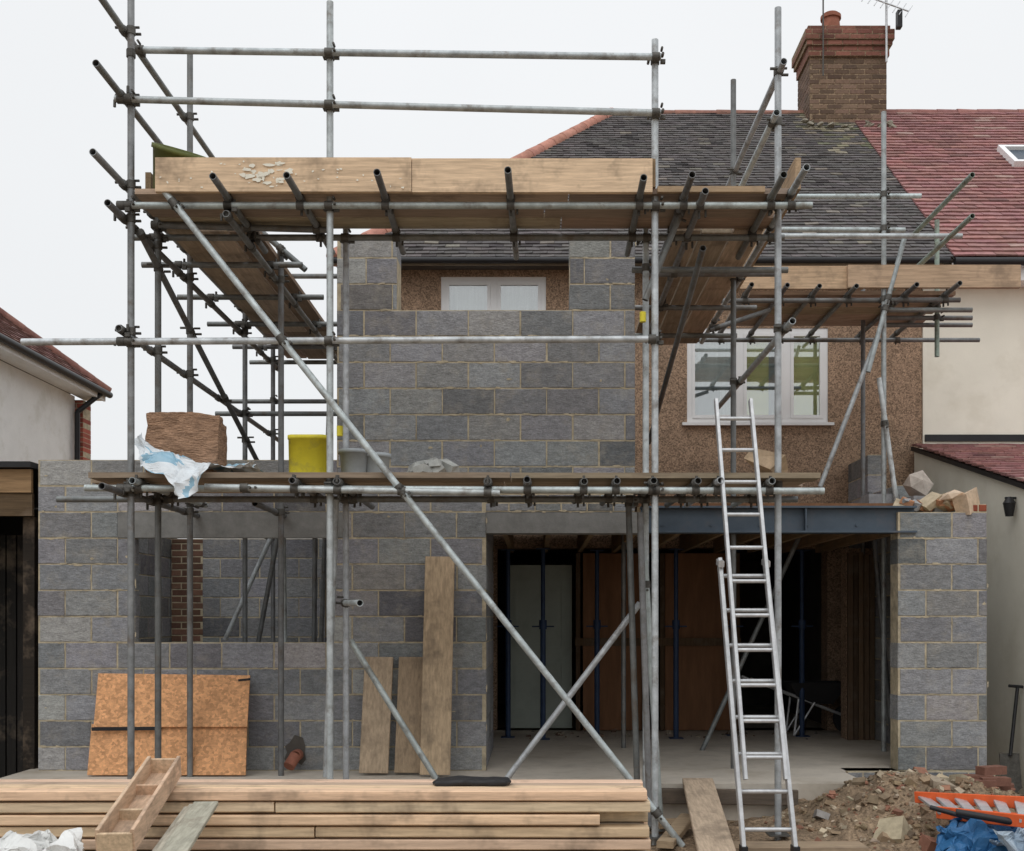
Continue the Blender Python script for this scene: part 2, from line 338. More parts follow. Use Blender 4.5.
De=12.65; Dr=17.0; zr=Z(113,Dr)-.02; rx0=X(612,Dr); ex0=X(337,De)-.05; bx=4.8
vl=math.hypot(Dr-De,zr-ze); vdir=((0),(Dr-De),(zr-ze))
ro=MB()
mid=[(ex0,De,ze),(bx,De,ze),(bx,Dr,zr),(rx0,Dr,zr),(bx,2*Dr-De,ze),(ex0,2*Dr-De,ze)]
ro.raw(mid,[(0,1,2,3),(3,2,4,5),(0,3,5),(0,5,4,1)]); ro.make('roof_structure','dark',house)
def dcol(u,v):
    x=ex0+u
    c=lin(88,84,83,1.1)
    n_=noise.noise(Vector((x*1.6,v*1.2,3)))
    mo=max(0,1-math.hypot((x-4.35)/.8,(v-4.7)/1.7))+.35*n_
    if mo>.35 and R()<.6: c=random.choice([lin(132,126,106),lin(112,112,92),lin(140,132,116),lin(104,100,90)])
    elif R()<.04: c=lin(118,112,104)
    elif R()<.06: c=lin(62,58,58)
    return var(c,.22)
rt=MB(); tiles(rt,(ex0,De,ze+.01),(1,0,0),vdir,bx-ex0,vl,dcol,clip=lambda u,v:u>(rx0-ex0)*v/vl-.02)
rt.make('roof_tiles','tile',house)
def ridge(mb,a,b,col,r=.11,step=.3):
    a=Vector(a);b=Vector(b);n_=int((b-a).length/step)
    for i in range(n_):
        p=a.lerp(b,i/n_);q=a.lerp(b,(i+1)/n_-.004/n_); mb.cyl(p,q,r*U(.97,1.06),r*U(.93,1),n=12,col=var(col,.15))
rg=MB()
ridge(rg,(ex0,De,ze+.02),(rx0,Dr,zr+.0),lin(176,126,110,1.1),r=.1); ridge(rg,(rx0,Dr,zr-.03),(bx-.4,Dr,zr-.03),lin(142,104,92),r=.09)
rg.make('ridge_tiles','tile',house)
gu=MB(); gu.cyl((ex0,De-.03,ze-.01),(bx-.05,De-.03,ze-.01),.035); gu.make('gutter','black',house)
gu=MB(); gu.box(ex0,bx-.1,De+.02,De+.035,ze-.05,ze-.0,lin(150,140,125)); gu.make('fascia_board','woodx',house)
# chimney
cx0,cx1=X(800,17),X(880,17)
cb=MB();cm=MB()
masonry(cb,cm,cx0+.04,cx1-.04,8.6,Z(72,17),16.55,.75,8.6,H=.075,W=.225,col=lin(112,92,78),a=.4,j=.012)
masonry(cb,cm,16.56,17.3,8.6,Z(72,17),0,.1,8.6,T=side(cx0+.035,1),H=.075,W=.225,col=lin(106,86,74),a=.35)
zt=Z(72,17)
for i,(e,h) in enumerate([(-.01,.15),(.025,.075),(.05,.15),(.0,.075)]):
    masonry(cb,cm,cx0-e,cx1+e,zt,zt+h,16.5-e,.8+2*e,zt,H=.075,W=.225,col=lin(128,86,74),a=.3,off=.1*i)
    zt+=h
cb.make('chimney_brickwork','brick',house); cm.make('chimney_mortar','dirt',house)
cp=MB(); cp.cyl((X(829,17),16.9,zt),(X(829,17),16.9,zt+.38),.16,.12,n=18,hollow=True); cp.cyl((X(829,17),16.9,zt+.30),(X(829,17),16.9,zt+.35),.155,.155,n=18); cp.cyl((X(858,17),16.9,zt),(X(858,17),16.9,zt+.12),.15,.13,n=18,hollow=True)
cp.make('chimney_pots','terracotta',house)
fl=MB()
for i in range(22): fl.rock((cx0+U(-.1,1.3),16.42-U(0,.1),8.93+U(-.08,.08)),.07,lin(140,134,120)); 
fl.make('mortar_flaunching','rubble',house)
an=empty('tv_aerial')
ae=MB(); ax=X(874,17); ae.cyl((ax,16.4,zt-.6),(ax,16.4,zt+.45),.018,n=8)
ae.cyl((ax-.4,16.4,zt+.42),(ax+.3,16.3,zt+.1),.012,n=6)
for i in range(9):
    t=i/8; c_=Vector((ax-.4,16.4,zt+.42)).lerp(Vector((ax+.3,16.3,zt+.1)),t); ae.cyl(c_+Vector((-.1,-.14,-.16)),c_+Vector((.1,.14,.16)),.007,n=5)
ae.make('aerial_rods','alu',an)
cpx=MB(); cpx.box(ax+.12,ax+.19,16.25,16.35,zt-.15,zt+.1); cpx.make('aerial_box','black',an)
ae=MB(); ax=X(813,17); ae.cyl((ax,16.4,9.7),(ax,16.4,11.6),.012,n=8); 
for i in range(5): ae.cyl((ax-.16,16.4,11.0+i*.12),(ax+.16,16.4,11.0+i*.12),.005,n=5)
ae2=empty('tv_aerial'); ae.make('aerial_rods','coupler',ae2)
# interior things at house opening
dd=MB(); x0,x1=X(507,13),X(572,13); dd.box(x0,x1,13.05,13.09,.32,2.25)
for a,b in((.5,1.1),(1.25,2.1)):
    dd.box(x0+.09,x1-.09,13.035,13.05,a,a+.03); dd.box(x0+.09,x1-.09,13.035,13.05,b-.03,b); dd.box(x0+.09,x0+.12,13.035,13.05,a+.03,b-.03); dd.box(x1-.12,x1-.09,13.035,13.05,a+.03,b-.03)
dd.make('interior_door','door')
pp=MB(); pp.box(X(583,12.9),X(642,12.9),12.9,12.92,.31,2.38); pp.box(X(665,12.9),X(733,12.9),12.9,12.92,.31,2.38); pp.make('plywood_screen','ply')
st=MB()
for p_ in(578,644,662,737): st.box(X(p_,12.9)-.025,X(p_,12.9)+.025,12.86,12.96,.31,2.38,var(lin(90,70,52),.2))
st.box(X(575,12.9),X(740,12.9),12.84,12.86,1.3,1.39,lin(95,76,56)); st.make('stud_frame','woodz')
for i,(p_,D_) in enumerate([(508,12.2),(543,12.0),(597,12.3),(676,12.1),(733,12.4),(802,12.3)]):
    e=empty('acrow_prop'); pr=MB(); x=X(p_,D_)
    pr.cyl((x,D_,.31),(x,D_,1.55),.03); pr.cyl((x,D_,1.55),(x,D_,2.37),.024); pr.box(x-.075,x+.075,D_-.075,D_+.075,.302,.31); pr.box(x-.075,x+.075,D_-.075,D_+.075,2.37,2.378)
    pr.cyl((x,D_,1.5),(x,D_,1.6),.042); pr.cyl((x-.12,D_,1.53),(x+.12,D_,1.53),.008); pr.make('prop_body','prop',e)
# wheelbarrow inside
wb=empty('wheelbarrow'); m_=MB(); wx=X(812,12.5); wy=12.5
tray=[(-.3,-.25,.62),(.35,-.25,.62),(.35,.25,.62),(-.3,.25,.62),(-.18,-.16,.38),(.2,-.16,.38),(.2,.16,.38),(-.18,.16,.38)]
m_.raw([(wx+a,wy+b,.3+c-.02) for a,b,c in tray],[(4,5,6,7),(0,1,5,4),(1,2,6,5),(2,3,7,6),(3,0,4,7)]); m_.make('tray','black',wb)
m_=MB()
for s_ in(-.2,.2):
    m_.cyl((wx-.75,wy+s_*1.3,.95),(wx+.4,wy+s_*.4,.5),.016); m_.cyl((wx-.2,wy+s_,.72),(wx-.25,wy+s_,.31),.014); m_.cyl((wx-.02,wy+s_,.68),(wx-.25,wy+s_,.31),.012)
m_.make('frame','alu',wb)
m_=MB(); m_.cyl((wx+.42,wy-.04,.48),(wx+.42,wy+.04,.48),.175,n=20); m_.make('wheel','black',wb)
db=MB()
for i in range(45):
    x=U(-.3,3.3); y_=U(12.0,12.85); r_=abs(random.gauss(.008,.015))+.006; db.chunk((x,y_,.3+r_*.3),r_,var(random.choice([lin(150,140,125),lin(120,100,85),lin(90,85,80)]),.2))
db.make('floor_debris','rubble')
# ---------------------------------------------------------------- right neighbour
nb=empty('rendered_terraced_house')
nw=MB(); flatwall(nw,hx1+.002,9.5,0,ze,HD-.03,.3); flatwall(nw,hx1+.01,9.5,0,ze,19.8,.28)
nw.make('walls','render',nb)
lx=4.46; nw=MB(); yn=9.0; slope=.27
def lz(y): return 3.66+(y-12.97)*slope
vs=[(lx,yn,0),(lx,HD-.04,0),(lx,HD-.04,1),(lx,yn,1),(lx+.25,yn,0),(lx+.25,HD-.04,0),(lx+.25,HD-.04,1),(lx+.25,yn,1)]
vs=[(a,b,(lz(b)-.04 if c>0 else 0)) for a,b,c in vs]
nw.raw(vs,[(0,1,2,3),(7,6,5,4),(3,2,6,7),(0,3,7,4),(1,5,6,2)]); nw.raw([(lx+.25,yn,0),(9.5,yn,0),(9.5,yn,lz(yn)-.1),(lx+.25,yn,lz(yn)-.1)],[(0,1,2,3)]); nw.make('lean_to_walls','render',nb)
rc=lin(144,105,102,1.08)
def rcol(u,v): 
    c=var(rc,.17,.05)
    if R()<.06: c=tuple(q*.7 for q in c)
    elif R()<.06: c=lin(165,138,130)
    return c
nr=MB(); tiles(nr,(bx+.01,De,ze+.025),(1,0,0),vdir,9.6-bx,vl,rcol,W=.24,E=.125,th=.022)
tiles(nr,(lx-.06,yn-.1,lz(yn-.1)),(1,0,0),(0,1,slope),9.6-lx,4.1,rcol,W=.24,E=.18,th=.02)
nr.make('roof_tiles','tile',nb)
ro=MB(); ro.raw([(bx+.01,De,ze+.01),(9.6,De,ze+.01),(9.6,Dr,zr+.01),(bx+.01,Dr,zr+.01),(9.6,2*Dr-De,ze),(bx+.01,2*Dr-De,ze)],[(0,1,2,3),(3,2,4,5),(0,5,4,1)]); ro.make('roof_structure','dark',nb)
rg=MB(); ridge(rg,(bx+.45,Dr,zr-.03),(9.6,Dr,zr-.03),lin(146,102,96),r=.1); rg.make('ridge_tiles','tile',nb)
gu=MB(); gu.cyl((bx,De-.05,ze-.03),(9.6,De-.05,ze-.03),.045); gu.box(hx1+.02,9.6,HD-.05,HD-.031,3.70,3.78); gu.beam((lx-.03,yn-.1,lz(yn-.1)-.04),(lx-.03,12.95,lz(12.95)-.04),.03,.05); gu.make('gutters','black',nb)
fa=MB(); fa.box(bx,9.6,De+.03,De+.05,ze-.22,ze-.02); fa.box(bx,9.6,De+.05,HD-.04,ze-.22,ze-.2); fa.make('fascia','upvc',nb)
sk=MB(); vn=Vector((0,Dr-De,zr-ze)).normalized(); nn=Vector((0,-vn.z,vn.y)); ori=Vector((X(985,15.9),De,ze))+vn*((15.0-De)/vn.y)
T=Matrix((( 1,0,0,ori.x),(0,vn.y,nn.y,ori.y),(0,vn.z,nn.z,ori.z),(0,0,0,1)))
sk.box(0,.9,0,.07,.02,.13,T=T); sk.box(0,.9,.63,.7,.02,.13,T=T); sk.box(0,.07,.07,.63,.02,.13,T=T); sk.box(.83,.9,.07,.63,.02,.13,T=T); sk.make('skylight_frame','upvc',nb)
sk=MB(); sk.box(.07,.83,.07,.63,.06,.08,T=T); sk.make('skylight_glass','steel',nb)
wl=empty('wall_lantern'); m_=MB(); m_.box(4.36,4.455,10.2,10.23,2.72,2.74); m_.cyl((4.39,10.2,2.56),(4.39,10.2,2.68),.035,.055,n=6); m_.cyl((4.39,10.2,2.68),(4.39,10.2,2.74),.06,.02,n=6); m_.make('lantern_body','black',wl)
# ---------------------------------------------------------------- left neighbour
ln=empty('white_detached_house')
Xw=-7.1; lw=MB(); flatwall(lw,7,17,0,5.05,Xw,-.25,T=SW); lw.make('walls','whitewash',ln)
lb=MB();lm=MB(); masonry(lb,lm,Xw-.25,Xw+.12,3.0,5.0,17.02,.3,3,H=.075,W=.225,col=lin(160,84,70),a=.25); lb.make('brick_corner','brick',ln); lm.make('corner_mortar','mortar',ln)
tn=.8; xe=-6.78; ye=17.5; zz=Z(394,ye)
lc=lin(116,88,82,1.1); v_=Vector((-1,0,tn)); L_=5.5
lr=MB(); tiles(lr,(xe,6,zz),(0,1,0),v_,ye-6,L_,lambda u,v:var(lc,.2,.05),clip=lambda u,v:u<ye-6-v/math.hypot(1,tn)+.02,W=.24,E=.13,th=.02)
lr.make('roof_tiles','tile',ln)
k=L_/math.hypot(1,tn)
lr=MB(); lr.raw([(xe,6,zz),(xe,ye,zz),(xe-k,ye-k,zz+k*tn),(xe-k,6,zz+k*tn),(xe-2*k,ye,zz),(xe-2*k,6,zz)],[(0,1,2,3),(1,4,2),(3,2,4,5),(0,5,4,1)]); lr.make('roof_structure','dark',ln)
lr=MB(); ridge(lr,(xe,ye,zz+.02),(xe-k,ye-k,zz+k*tn+.02),lin(130,92,82),r=.09); lr.make('hip_tiles','tile',ln)
lr=MB(); lr.cyl((xe+.03,6,zz-.02),(xe+.03,ye,zz-.02),.05); lr.cyl((xe,17.2,zz-.06),(Xw+.08,16.9,zz-.4),.04); lr.cyl((Xw+.08,16.9,zz-.4),(Xw+.08,16.9,0),.04); lr.make('gutter_and_downpipe','black',ln)
lr=MB(); lr.box(xe-.05,xe-.02,6,ye-.05,zz-.13,zz-.02); lr.box(Xw+.001,xe-.05,6,ye-.1,zz-.13,zz-.11); lr.make('eaves_board','whitewash',ln)
# garage
ga=empty('timber_garage')
gm=MB(); gm.box(-8,xl-.06,9.5,9.54,2.70,2.9,lin(150,122,90)); gm.box(-8,xl-.06,9.52,9.56,2.5,2.695,lin(95,78,58)); 
for x in(-6.2,-4.42): gm.box(x-.05,x+.05,9.62,9.7,0,2.5,lin(42,36,30))
gm.make('fascia_and_posts','woodx',ga)
gm=MB(); gm.box(-8,xl-.04,9.44,13,2.91,2.96); gm.box(-8,xl-.1,12.9,13,0,2.9); gm.box(xl-.08,xl-.05,9.7,13,0,2.9); gm.box(-7.06,-6.98,9.6,13,0,2.9); gm.make('roof_and_walls','black',ga)  # interior shade put into the black of roof and walls
gm=MB(); 
for i in range(9): gm.box(xl-.9+.1*i,xl-.9+.1*i+.085,10.4,10.45,0.02,2.4,var((.022,.02,.018),.3))  # near-black boards standing in for the shade of the open garage void
gm.make('void_shade_boards','woodz',ga)
# ---------------------------------------------------------------- scaffold
scf=empty('scaffolding')
TU=[]
def tb(a,b,c=None,r=.0242): TU.append((Vector(a),Vector(b),r,c))
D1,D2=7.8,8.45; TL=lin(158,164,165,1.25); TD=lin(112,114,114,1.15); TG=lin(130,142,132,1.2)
xo=X(131,D1)
tb((xo,D1,0),(xo,D1,6.45)); x330=X(330,D1); tb((x330,D1,0),(x330,D1,Z(2,D1)),TL); x655=X(655,D1); tb((x655,D1,0),(x655,D1,Z(40,D1)),TL)
x778=X(778,7.9); tb((x778,7.9,0),(x778,7.9,Z(8,7.9)),TL)
tb((x778-.005,9.65,.3),(x778-.005,9.65,Z(80,9.65)),TD)
tb((xo,8.36,0),(xo,8.36,4.72),TD); tb((X(346,D2),D2,0),(X(346,D2),D2,4.72),TL); tb((x655,D2,0),(x655,D2,4.76),TL); tb((x655-.06,D2+.02,.2),(x655-.13,D2+.03,2.5),TD)
tb((X(640,8.2),8.2,2.4),(X(650,8.2),8.2,.05),TD)
for p_,tz in((190,6.3),(245,5.55),(273,4.7)):
    D_=-xo*F/(535-p_); tb((xo,D_,.3),(xo,D_,tz),TD)
for D_ in(9.2,12.2): tb((-2.12,D_,.3),(-2.12,D_,4.66),TD)
tb((X(330,11),11,4.0),(X(318,12),12,.32),TD)
for z_,d0,d1 in((5.77,7.3,10.05),(5.29,7.3,10.05),(4.68,7.25,12.4),(4.44,7.5,12.5),(3.64,7.7,12.6),(2.5,7.4,12.3)): tb((xo-.05,d0,z_),(xo-.05,d1,z_),TD if z_<4.6 else None)
tb((-2.16,7.7,4.44),(-2.16,12.5,4.44),TD); tb((-2.16,8.5,2.5),(-2.16,12.3,2.5),TD)
tb((xo,8.0,4.4),(xo+.02,12.2,2.9),TD)
for z_,d in((4.50,9.0),(4.50,9.9),(4.50,10.8),(4.50,11.7),(4.50,12.4)): tb((xo-.35,d,z_),(-1.9,d,z_),TD)
for z_ in(5.0,3.64): tb((xo-.3,10.9,z_),(-1.75,10.9,z_),TD)
tb((xo-.5,12.1,4.0),(-1.6,12.1,4.0),TD); tb((xo-.2,9.13,5.5),(-1.9,9.13,4.5),TD)
y=D1-.05
zl=Z(205.5,y)
tb(P(140,50,y),P(661,57,y),TL); tb(P(115,99,y),P(661,113,y),TL); tb(P(118,205.5,y),P(812,205.5,y),TL); tb(P(22,342,y),P(652,339,y),TL)
tb(P(85,488,y),P(824,491,y),TL); tb(P(205,487,y-.05),P(500,493,y-.05),TL); 
tb((xo-.2,D2-.05,zl),(1.9,D2-.05,zl),TD); tb((X(60,D2),D2-.05,2.52),(2.0,D2-.05,2.52),TD)
tb(P(155,225,8.3),P(330,230,8.3),TD); tb((x655-.1,D2+.05,4.3),(1.95,D2+.05,4.3),TD)
for p_ in(210,285,377,508,645,693,785): 
    x=X(p_,7.3); tb((x,7.25+U(0,.15),zl+.05),(x+U(-.03,.03),8.75+U(0,.3),zl+.05),TD)
for p_ in(128,290,334,487,527,585,618,655,700,722,775):
    x=X(p_,7.55); tb((x,7.55+U(0,.12),2.565),(x+U(-.03,.03),8.9+U(0,.5),2.565),TD if R()<.5 else TL)
tb((1.80,7.3,4.60),(1.80,11.9,4.60),TL); tb((1.16,7.5,4.52),(1.16,11.6,4.52),TD); tb((1.75,7.75,5.53),(1.75,10.3,5.53),TL); tb((1.70,7.75,5.17),(1.70,9.9,5.17),TL); tb((1.80,7.7,3.69),(1.80,10.8,3.69),TL)
tb((1.22,8.0,4.3),(1.22,11.8,3.5),TD)
for d in(9.2,10.2,11.2): tb((.9,d,4.49),(2.05,d,4.49),TD)
tb(P(645,300,8.0),P(690,190,8.0),TD)
tb((.9,11.2,.3),(.9,11.2,4.76),TD)
E=10.95
tb((3.45,10.9,.3),(3.45,10.9,Z(112,10.9)),TL); tb((X(863,12),12,.3),(X(863,12),12,5.3),TD); tb((X(893,11.2),11.2,.3),(X(870,11.2),11.2,2.9),TD)
tb(P(655,197,E),P(921,196,E),TL); tb(P(668,229,E),P(905,230,E),TL); tb(P(757,236,E-.2),P(962,236,E-.2),TL); tb(P(690,301,E),P(960,300,E),TD); tb((1.4,12.4,4.75),(5.0,12.4,4.75),TD)
tb((3.93,9.9,5.6),(3.93,11.4,5.6),TG); tb((3.93,9.9,5.23),(3.93,12.3,5.23),TG); tb((X(937,11.3),11.3,4.3),(X(937,11.3),11.3,5.7),TG)
tb(P(905,236,E-.1),P(868,372,E-.1),TL); tb(P(878,335,E+.1),P(820,487,E+.1),TL); tb(P(879,378,E-.1),P(898,512,E-.1),TL); tb(P(770,310,E+.1),P(710,330,E+.1),TD)
for p_ in(745,780,812,848,905,945): x=X(p_,E); tb((x,10.5+U(0,.2),4.83),(x,12.6,4.83),TD)
for q_ in(310,318,325): tb(P(885,q_,11+ (q_-310)*.04),P(972,q_,11+(q_-310)*.04),TD)
def ext_to_ground(a,b,z=.02): 
    t=(z-a.z)/(b.z-a.z); return a.lerp(b,t)
a=P(158,183,7.7);b=P(628,777,7.7); tb(a,ext_to_ground(a,b),TL)
a=P(640,603,8.6);b=P(508,777,8.6); tb(a,ext_to_ground(a,b),TL)
a=P(350,640,8.55);b=P(435,777,8.55); tb(a,ext_to_ground(a,b),TL)
a=P(336,500,8.3); tb(a,P(326,777,8.3),TL)
tb(P(800,535,11),P(700,755,11),TD); tb(P(645,560,8.4),P(662,850,8.4),TL)
tb(P(272,535,11.5),P(225,640,11.5),TL); tb(P(278,535,11),P(255,660,11),TD); tb(P(283,520,10.2),P(285,665,10.2),TL); tb(P(315,535,10.6),P(314,665,10.6),TD)
tb(P(345,603,8.4),P(360,603,7.6),TL)
tm=MB()
for a,b,r,c in TU:
    tm.cyl(a,b,r,n=14,col=var(c or lin(125,128,128,1.2),.16,.02),hollow=True)
tm.make('tubes','tube',scf)
def seg(p1,q1,p2,q2):
    d1=q1-p1;d2=q2-p2;r=p1-p2;a=d1.dot(d1);e=d2.dot(d2);f=d2.dot(r);c=d1.dot(r);b=d1.dot(d2);dn=a*e-b*b
    if dn<1e-6: return 9,p1,p2
    s_=min(max((b*f-c*e)/dn,0),1); t=(b*s_+f)/e
    if t<0 or t>1: t=min(max(t,0),1); s_=min(max((b*t-c)/a,0),1)
    x=p1+d1*s_; y_=p2+d2*t; return (x-y_).length,x,y_
cm_=MB(); nc=0
for i in range(len(TU)):
    for k_ in range(i+1,len(TU)):
        d,p,q=seg(TU[i][0],TU[i][1],TU[k_][0],TU[k_][1])
        if d<.1:
            nc+=1
            d1=(TU[i][1]-TU[i][0]).normalized(); d2=(TU[k_][1]-TU[k_][0]).normalized()
            cm_.cyl(p-d1*.027,p+d1*.027,.032,n=10); cm_.cyl(q-d2*.027,q+d2*.027,.032,n=10)
            s_=d1.cross(d2).normalized()
            m0=(p+q)/2
            cm_.beam(m0-d1*.02+d2*.035,m0-d1*.02+d2*.07,.025,.03); cm_.cyl(m0+d2*.045-s_*.03,m0+d2*.045-s_*.08,.010,n=6)
            cm_.cyl(m0-d2*.045+s_*.02,m0-d2*.045+s_*.07,.010,n=6); cm_.cyl(m0+d1*.045-s_*.02+d2*.04,m0+d1*.045-s_*.07+d2*.04,.009,n=6)
cm_.make('couplers','coupler',scf)
bp_=MB()
for a,b,r,c in TU:
    for q in(a,b):
        if q.z<.06 and abs((a-b).normalized().z)>.99: bp_.box(q.x-.075,q.x+.075,q.y-.075,q.y+.075,.06,.068)
bp_.make('base_plates','coupler',scf)
WU=lin(154,137,119,1.15)
bx_=MB(); zb=zl+.076
def bx_row(y0,n,x0,x1,z_,mb,axis='x',step=.238,w=.225,th=.038,ln_=3.0):
    for i in range(n):
        s_=x0-U(0,.08); 
        while s_<x1-.2:
            e=min(s_+ln_+U(-.1,.1),x1+U(-.03,.1)); c=var(WU,.32,.05); yy=y0+i*step; zz_=z_+U(0,.008)
            if axis=='x': mb.box(s_,e-.01,yy,yy+w,zz_,zz_+th,c)
            else: mb.box(yy,yy+w,s_,e-.01,zz_,zz_+th,c)
            s_=e
bx_row(7.74,3,xo+.05,1.75,zb,bx_)
bx_row(7.74,4,X(92,7.8),X(815,7.8),2.592,bx_)
bx_row(E+.1,5,X(752,E),X(955,E),4.858,bx_)
c_=lin(206,180,150,1.1)
bx_.box(X(157,7.7),X(412,7.7),7.66,7.70,zb-.012,zb+.225,c_); bx_.box(X(412,7.7)+.004,X(652,7.7),7.665,7.705,zb-.014,zb+.22,var(c_,.06)); bx_.box(X(170,7.75),X(655,7.75),7.712,7.738,zb+.04,zb+.238,var(lin(140,118,90),.1))
bx_.box(X(730,E),X(862,E),E-.06,E-.02,4.875,5.10,lin(196,168,138)); bx_.box(X(845,E),X(1016,E),E-.11,E-.065,4.872,5.095,lin(186,160,134))
bx_.box(X(656,D1),X(762,D1),7.695,7.73,zb+.0,zb+.04,lin(170,146,118))
bx_.make('deck_boards','woodx',scf)
by_=MB()
bx_row(xo+.03,3,8.5,12.6,zb-.005,by_,'y'); bx_row(1.05,3,8.5,11.9,zb-.005,by_,'y')
by_.box(1.83,1.87,7.75,10.2,zb+.04,zb+.26,lin(170,146,118)); by_.box(xo+.03,xo+.07,8.0,11,zb+.04,zb+.26,lin(150,128,100))
by_.make('return_deck_boards','woody',scf)
pl=MB()
for i in range(34):
    pl.splat(X(268,7.66)+random.gauss(0,.07),7.6585-i*.0003,zb+.11+random.gauss(0,.035),U(.01,.05),U(.006,.025))
for i in range(40):
    pl.splat(U(X(160,7.66),X(405,7.66)),7.6585-i*.0002,zb+U(.01,.21),U(.004,.014),U(.003,.01))
pl.make('plaster_splashes','render',scf)
cap=MB(); 
for (p_,q_) in((337,436),(640,322)): cap.cyl((X(p_,7.76)+.02,7.76,Z(q_,7.76)),(X(p_,7.76)+.02,7.76,Z(q_,7.76)+.07),.022)
cap.make('tube_end_caps','yellow',scf)
# ---------------------------------------------------------------- items on lift
dz=2.642
def lump(name,mat,c,s,sub=14,amp=.03,sc_=4,rot=0,col=(1,1,1)):
    mb=MB(); n_=sub
    def face(fn):
        o_=len(mb.v)
        for i in range(n_+1):
            for j in range(n_+1):
                p=Vector(fn(-1+2*i/n_,-1+2*j/n_))
                q=p.copy(); l=max(q.length,.001); q=q.lerp(q/l*1.1,.22)
                q=Vector((q.x*s[0]/2,q.y*s[1]/2,q.z*s[2]/2))
                d=noise.noise_vector(q*sc_+Vector(c))*amp+noise.noise_vector(q*sc_*4+Vector(c))*amp*.35
                q+=d; q=Matrix.Rotation(rot,3,'Z')@q; mb.v.append(tuple(q+Vector(c)))
        for i in range(n_):
            for j in range(n_):
                a=o_+i*(n_+1)+j; mb.f.append((a,a+1,a+n_+2,a+n_+1)); mb.c.append(col); mb.sm.append(False)
    for fn in(lambda a,b:(a,b,1),lambda a,b:(b,a,-1),lambda a,b:(1,a,b),lambda a,b:(-1,b,a),lambda a,b:(b,1,a),lambda a,b:(a,-1,b)): face(fn)
    return mb.make(name,mat)
lump('fibre_insulation_bale','bale',(X(186,8.1),8.12,dz+.22),(.54,.46,.47),sub=24,amp=.03,sc_=5,rot=.12)
def sheet(name,mat,rows,n=26,amp=.04,sc_=6,col=(.8,.8,.8),colf=None,sub=6):
    mb=MB(); m2=len(rows); K=(m2-1)*sub
    for r_ in range(K+1):
        t=r_/sub; i=min(int(t),m2-2); f=t-i
        l=Vector(rows[i][0]).lerp(Vector(rows[i+1][0]),f); rr=Vector(rows[i][1]).lerp(Vector(rows[i+1][1]),f)
        for j in range(n+1):
            p=l.lerp(rr,j/n); p+=noise.noise_vector(p*sc_)*amp+noise.noise_vector(p*sc_*3)*amp*.5; mb.v.append(tuple(p))
    for r_ in range(K):
        for j in range(n):
            a=r_*(n+1)+j; mb.f.append((a,a+1,a+n+2,a+n+1)); mb.c.append(colf(j/n,r_/K) if colf else col); mb.sm.append(False)
    return mb.make(name,mat)
wc=lin(214,220,224); bc=lin(140,178,198)
def shc(u,v): return bc if noise.noise(Vector((u*5,v*4,1)))>.25 else wc
sheet('polythene_sheet','sheet',[((X(135,8),8.0,dz+.26),(X(150,8),7.9,dz+.27)),((X(137,7.8),7.78,dz+.12),(X(170,7.8),7.8,dz+.13)),((X(145,7.7),7.66,dz+.04),(X(200,7.7),7.68,dz+.05)),((X(165,7.6),7.58,dz-.06),(X(215,7.6),7.6,dz+.0)),((X(178,7.6),7.56,dz-.2),(X(200,7.6),7.58,dz-.1))],amp=.06,colf=shc,n=40,sub=9)
sheet('polythene_sheet','sheet',[((X(195,7.8),7.72,dz+.04),(X(255,7.8),7.72,dz+.04)),((X(195,7.8),7.85,dz+.07),(X(255,7.8),7.9,dz+.06)),((X(200,7.8),8.0,dz+.04),(X(250,7.8),8.05,dz+.03))],amp=.06,colf=shc,n=34)
def tub(name,mat,c,r0,r1,h,n=28,sq=4,rim=.012,tilt=None):
    mb=MB()
    prof=[(r0*.96,0),(r0,.01),(r1,h-.03),(r1+rim,h-.03),(r1+rim,h),(r1-.006,h),(r0-.008,.015),(0.001,.015)]
    T_=Matrix.Translation(c)@(tilt or Matrix())
    for r_,z_ in prof:
        for i in range(n):
            an=2*math.pi*i/n; cx,sy=math.cos(an),math.sin(an); k_=(abs(cx)**sq+abs(sy)**sq)**(-1/sq)
            mb.v.append(tuple(T_@Vector((cx*k_*r_,sy*k_*r_,z_))))
    for a in range(len(prof)-1):
        for i in range(n): mb.f.append((a*n+i,a*n+(i+1)%n,(a+1)*n+(i+1)%n,(a+1)*n+i)); mb.c.append((1,1,1)); mb.sm.append(True)
    mb.f.append(tuple(range(n-1,-1,-1))); mb.c.append((1,1,1)); mb.sm.append(False)
    return mb.make(name,mat)
tub('yellow_plastic_crate','yellow',Vector((X(309,8.0),8.05,dz)),.134,.138,.29,sq=10,rim=.005)
tub('plastic_bucket','grey_pl',Vector((X(354,8.2),8.2,dz)),.09,.105,.22,sq=2)
tub('plastic_bucket','grey_pl',Vector((X(376,8.2),8.25,dz)),.085,.095,.20,sq=2)
tub('rubber_trug','olive',Vector((X(172,8.0),8.02,zb+.05)),.14,.19,.36,sq=2,tilt=Matrix.Rotation(.3,4,'Y')@Matrix.Rotation(.35,4,'X'))
ms=MB()
for i in range(22): ms.chunk((X(432,8.3)+U(-.13,.13),8.35+U(-.1,.1),dz+.02+U(0,.11)),U(.04,.07),lin(165,166,162))
ms.make('mortar_heap','rubble')
ss=MB()
ss.chunk((X(768,8.1),8.1,dz+.1),.13,lin(176,154,128)); ss.chunk((X(778,8.2),8.25,dz+.06),.08,lin(160,140,120))
ss.make('broken_masonry','rubble')
ss=MB()
for i in range(16): ss.chunk((X(915,9.6)+U(-.12,.45),9.6+U(0,.15),2.56+U(0,.10)),U(.03,.09),random.choice([lin(180,165,140),lin(150,150,150),lin(165,120,90)]))
